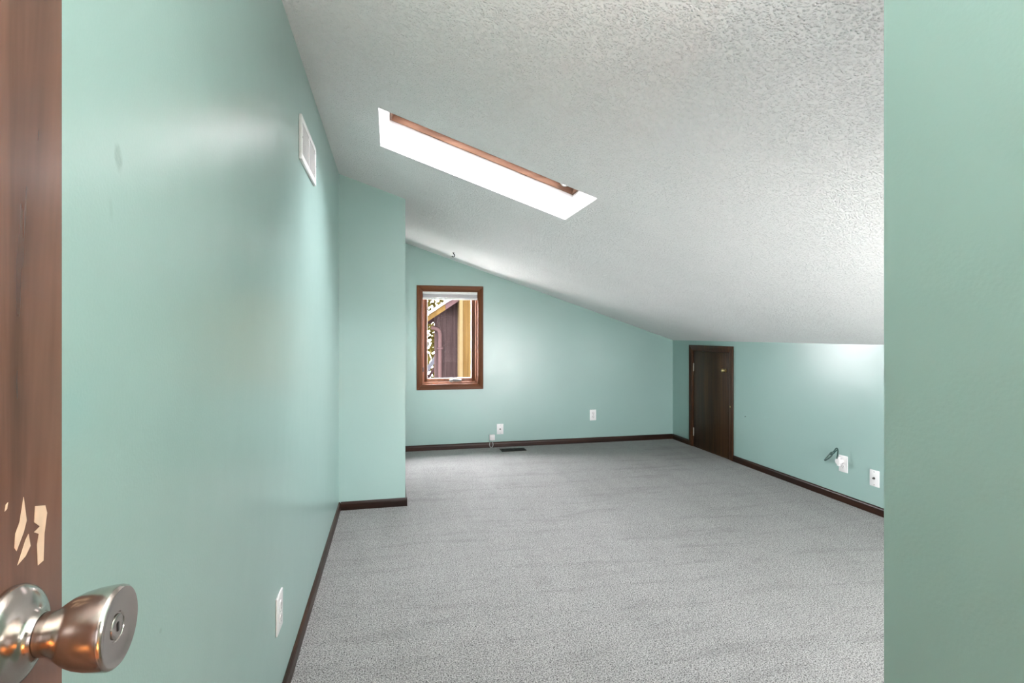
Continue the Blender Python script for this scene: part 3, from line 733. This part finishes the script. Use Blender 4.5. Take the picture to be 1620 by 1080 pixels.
# ------------------------------------------------------------------ outdoors beyond the back window
NY = 9.5
def sc(u, z): return (u*NY/7.6, 1.17+(z-1.17)*NY/7.6)
tag(obj('ground', box(-60, 60, -60, 60, -2.8, -2.6), M['ground']), 'leaf-strewn yard outside below the window', 'ground', kind='structure')
nb = thing('neighbouring_wing', (1.3, NY, -2.6), 'brown and sunlit-gold board-clad house wing seen through the window', 'building')
wx0 = sc(0.592, 0)[0]; wx1 = sc(0.945, 0)[0]
nbd = 4; bw = (wx1-wx0)/nbd
def rake(x): # underside of the rake
    (x0, z0), (x1, z1) = sc(0.485, 1.343), sc(0.936, 1.646)
    return z0 + (z1-z0)*(x-x0)/(x1-x0)
for i in range(nbd):
    x0, x1 = wx0+i*bw+0.002, wx0+(i+1)*bw-0.002
    obj('siding_board', prism([(x0,NY,-2.6),(x1,NY,-2.6),(x1,NY,rake(x1)+0.03),(x0,NY,rake(x0)+0.03)], (0,0.02,0)), M['brown'], nb)
obj('wall_core', prism([(wx0+0.004,NY+0.021,-2.6),(wx1+1.5,NY+0.021,-2.6),(wx1+1.5,NY+0.021,rake(wx1+1.5)),(wx0+0.004,NY+0.021,rake(wx0))], (0.36,1.6,0)), M['brown'], nb)
fx0, fxm, fx1 = sc(0.42,0)[0], sc(0.727,0)[0], sc(0.94,0)[0]
ft = 0.105
for x0, x1, mt, nm in ((fx0, fxm, 'yellow', 'rake_board'), (fxm+0.002, fx1, 'mauve', 'rake_board')):  # left board carries the sunlit gold as its colour
    obj(nm, prism([(x0,NY-0.30,rake(x0)),(x1,NY-0.30,rake(x1)),(x1,NY-0.30,rake(x1)+ft),(x0,NY-0.30,rake(x0)+ft)], (0,0.04,0)), M[mt], nb)
obj('roof', prism([(fx0-0.04,NY-0.33,rake(fx0-0.04)+ft+0.002),(fx1+1.5,NY-0.33,rake(fx1+1.5)+ft+0.002),(fx1+1.5,NY-0.33,rake(fx1+1.5)+ft+0.05),(fx0-0.04,NY-0.33,rake(fx0-0.04)+ft+0.05)], (0,2.0,0)), M['shingle'], nb)
obj('soffit', prism([(fx0,NY-0.258,rake(fx0)+0.03),(wx0-0.004,NY-0.258,rake(wx0)+0.03),(wx0-0.004,NY-0.258,rake(wx0)+0.06),(fx0,NY-0.258,rake(fx0)+0.06)], (0.2,1.2,0)), M['mauve'], nb)
# bay in front, right, its boards coloured as if sunlit
gx0 = sc(0.936,0)[0]-0.02
NY2 = NY-0.35
obj('corner_trim', box(gx0, gx0+0.055, NY2-0.02, NY2+0.3, -2.6, 4.2), M['cream'], nb)
for i in range(12):
    x0 = gx0+0.057+i*0.095
    obj('siding_board', box(x0, x0+0.092, NY2, NY2+0.02, -2.6, 4.2, 0.003), M['yellow'], nb)
obj('bay_core', box(gx0+0.057, gx0+1.2, NY2+0.021, NY2+0.33, -2.6, 4.2), M['yellow'], nb)
# downspout
dx, dz = sc(0.673, 0)[0], sc(0, 1.20)[1]
pts = smooth_path([(wx0-0.06,NY-0.06,dz+0.075), (wx0+0.02,NY-0.06,dz+0.06), (dx-0.02,NY-0.06,dz+0.02), (dx,NY-0.055,dz-0.05), (dx,NY-0.05,dz-0.12)], 5)
dsp = obj('downspout', tube(pts + [Vector((dx,NY-0.05,-2.55))], 0.034, 12), M['spout'], nb, True)
for z in (0.9, -0.6): obj('strap', box(dx-0.045, dx+0.045, NY-0.088, NY-0.0005, z, z+0.03), M['mauve'], dsp)
# stair rail at the left, seen low in the window
st = thing('stair_railing', (0.9, 12.0, -2.6), 'pale sloping outdoor stair rail low in the window view', 'railing')
obj('rail', prism([(0.70,12,0.16),(1.25,12,0.96),(1.25,12,1.12),(0.70,12,0.32)], (0,0.05,0)), M['paleboard'], st)
for x in (0.74, 1.05, 1.22): obj('post', box(x-0.04, x+0.04, 12.052, 12.13, -2.6, 0.16+(x-0.70)*1.4545+0.12), M['mauve'], st)
obj('lower_rail', prism([(0.70,12.2,-0.05),(1.25,12.2,0.75),(1.25,12.2,0.85),(0.70,12.2,0.05)], (0,0.05,0)), M['mauve'], st)
# tree beyond
def tree(x, y, h, r, n, label, seed):
    rnd = random.Random(seed)
    t = thing('tree', (x, y, -2.6), label, 'tree', 'trees in the yard outside')
    obj('trunk', tube([(x,y,-2.6),(x+0.05,y,-0.5),(x-0.03,y,1.5),(x+0.04,y,h)], 0.10, 10), M['bark'], t, True)
    for i in range(9):
        z = 0.2+i*(h-0.4)/9; a = rnd.uniform(0, 6.28); L = r*rnd.uniform(0.6, 1.0)
        obj('branch', tube([(x,y,z),(x+L*0.5*math.cos(a),y+L*0.5*math.sin(a),z+0.15),(x+L*math.cos(a),y+L*math.sin(a),z+0.45)], 0.022, 6), M['bark'], t, True)
    bm = BM()
    for i in range(n):
        while True:
            p = Vector((rnd.uniform(-1,1), rnd.uniform(-1,1), rnd.uniform(-1,1)))
            if p.length < 1: break
        c = Vector((x, y, (0.0+h)/2-0.6)) + Vector((p.x*r, p.y*r, p.z*(h*0.5+0.5)))
        d = Vector((rnd.gauss(0,1), rnd.gauss(0,1), rnd.gauss(0,1))).normalized(); q = d.orthogonal().normalized(); s = rnd.uniform(0.08, 0.14)
        vs = [bm.verts.new(c+d*s), bm.verts.new(c+q*s*0.55), bm.verts.new(c-d*s), bm.verts.new(c-q*s*0.55)]
        bm.faces.new(vs)
    f = obj('foliage', bm, M['leaf'], t); f['kind'] = 'stuff'
tree(0.35, 15.5, 4.6, 1.5, 3000, 'slender tree with sparse yellow-green autumn leaves outside the window', 1)
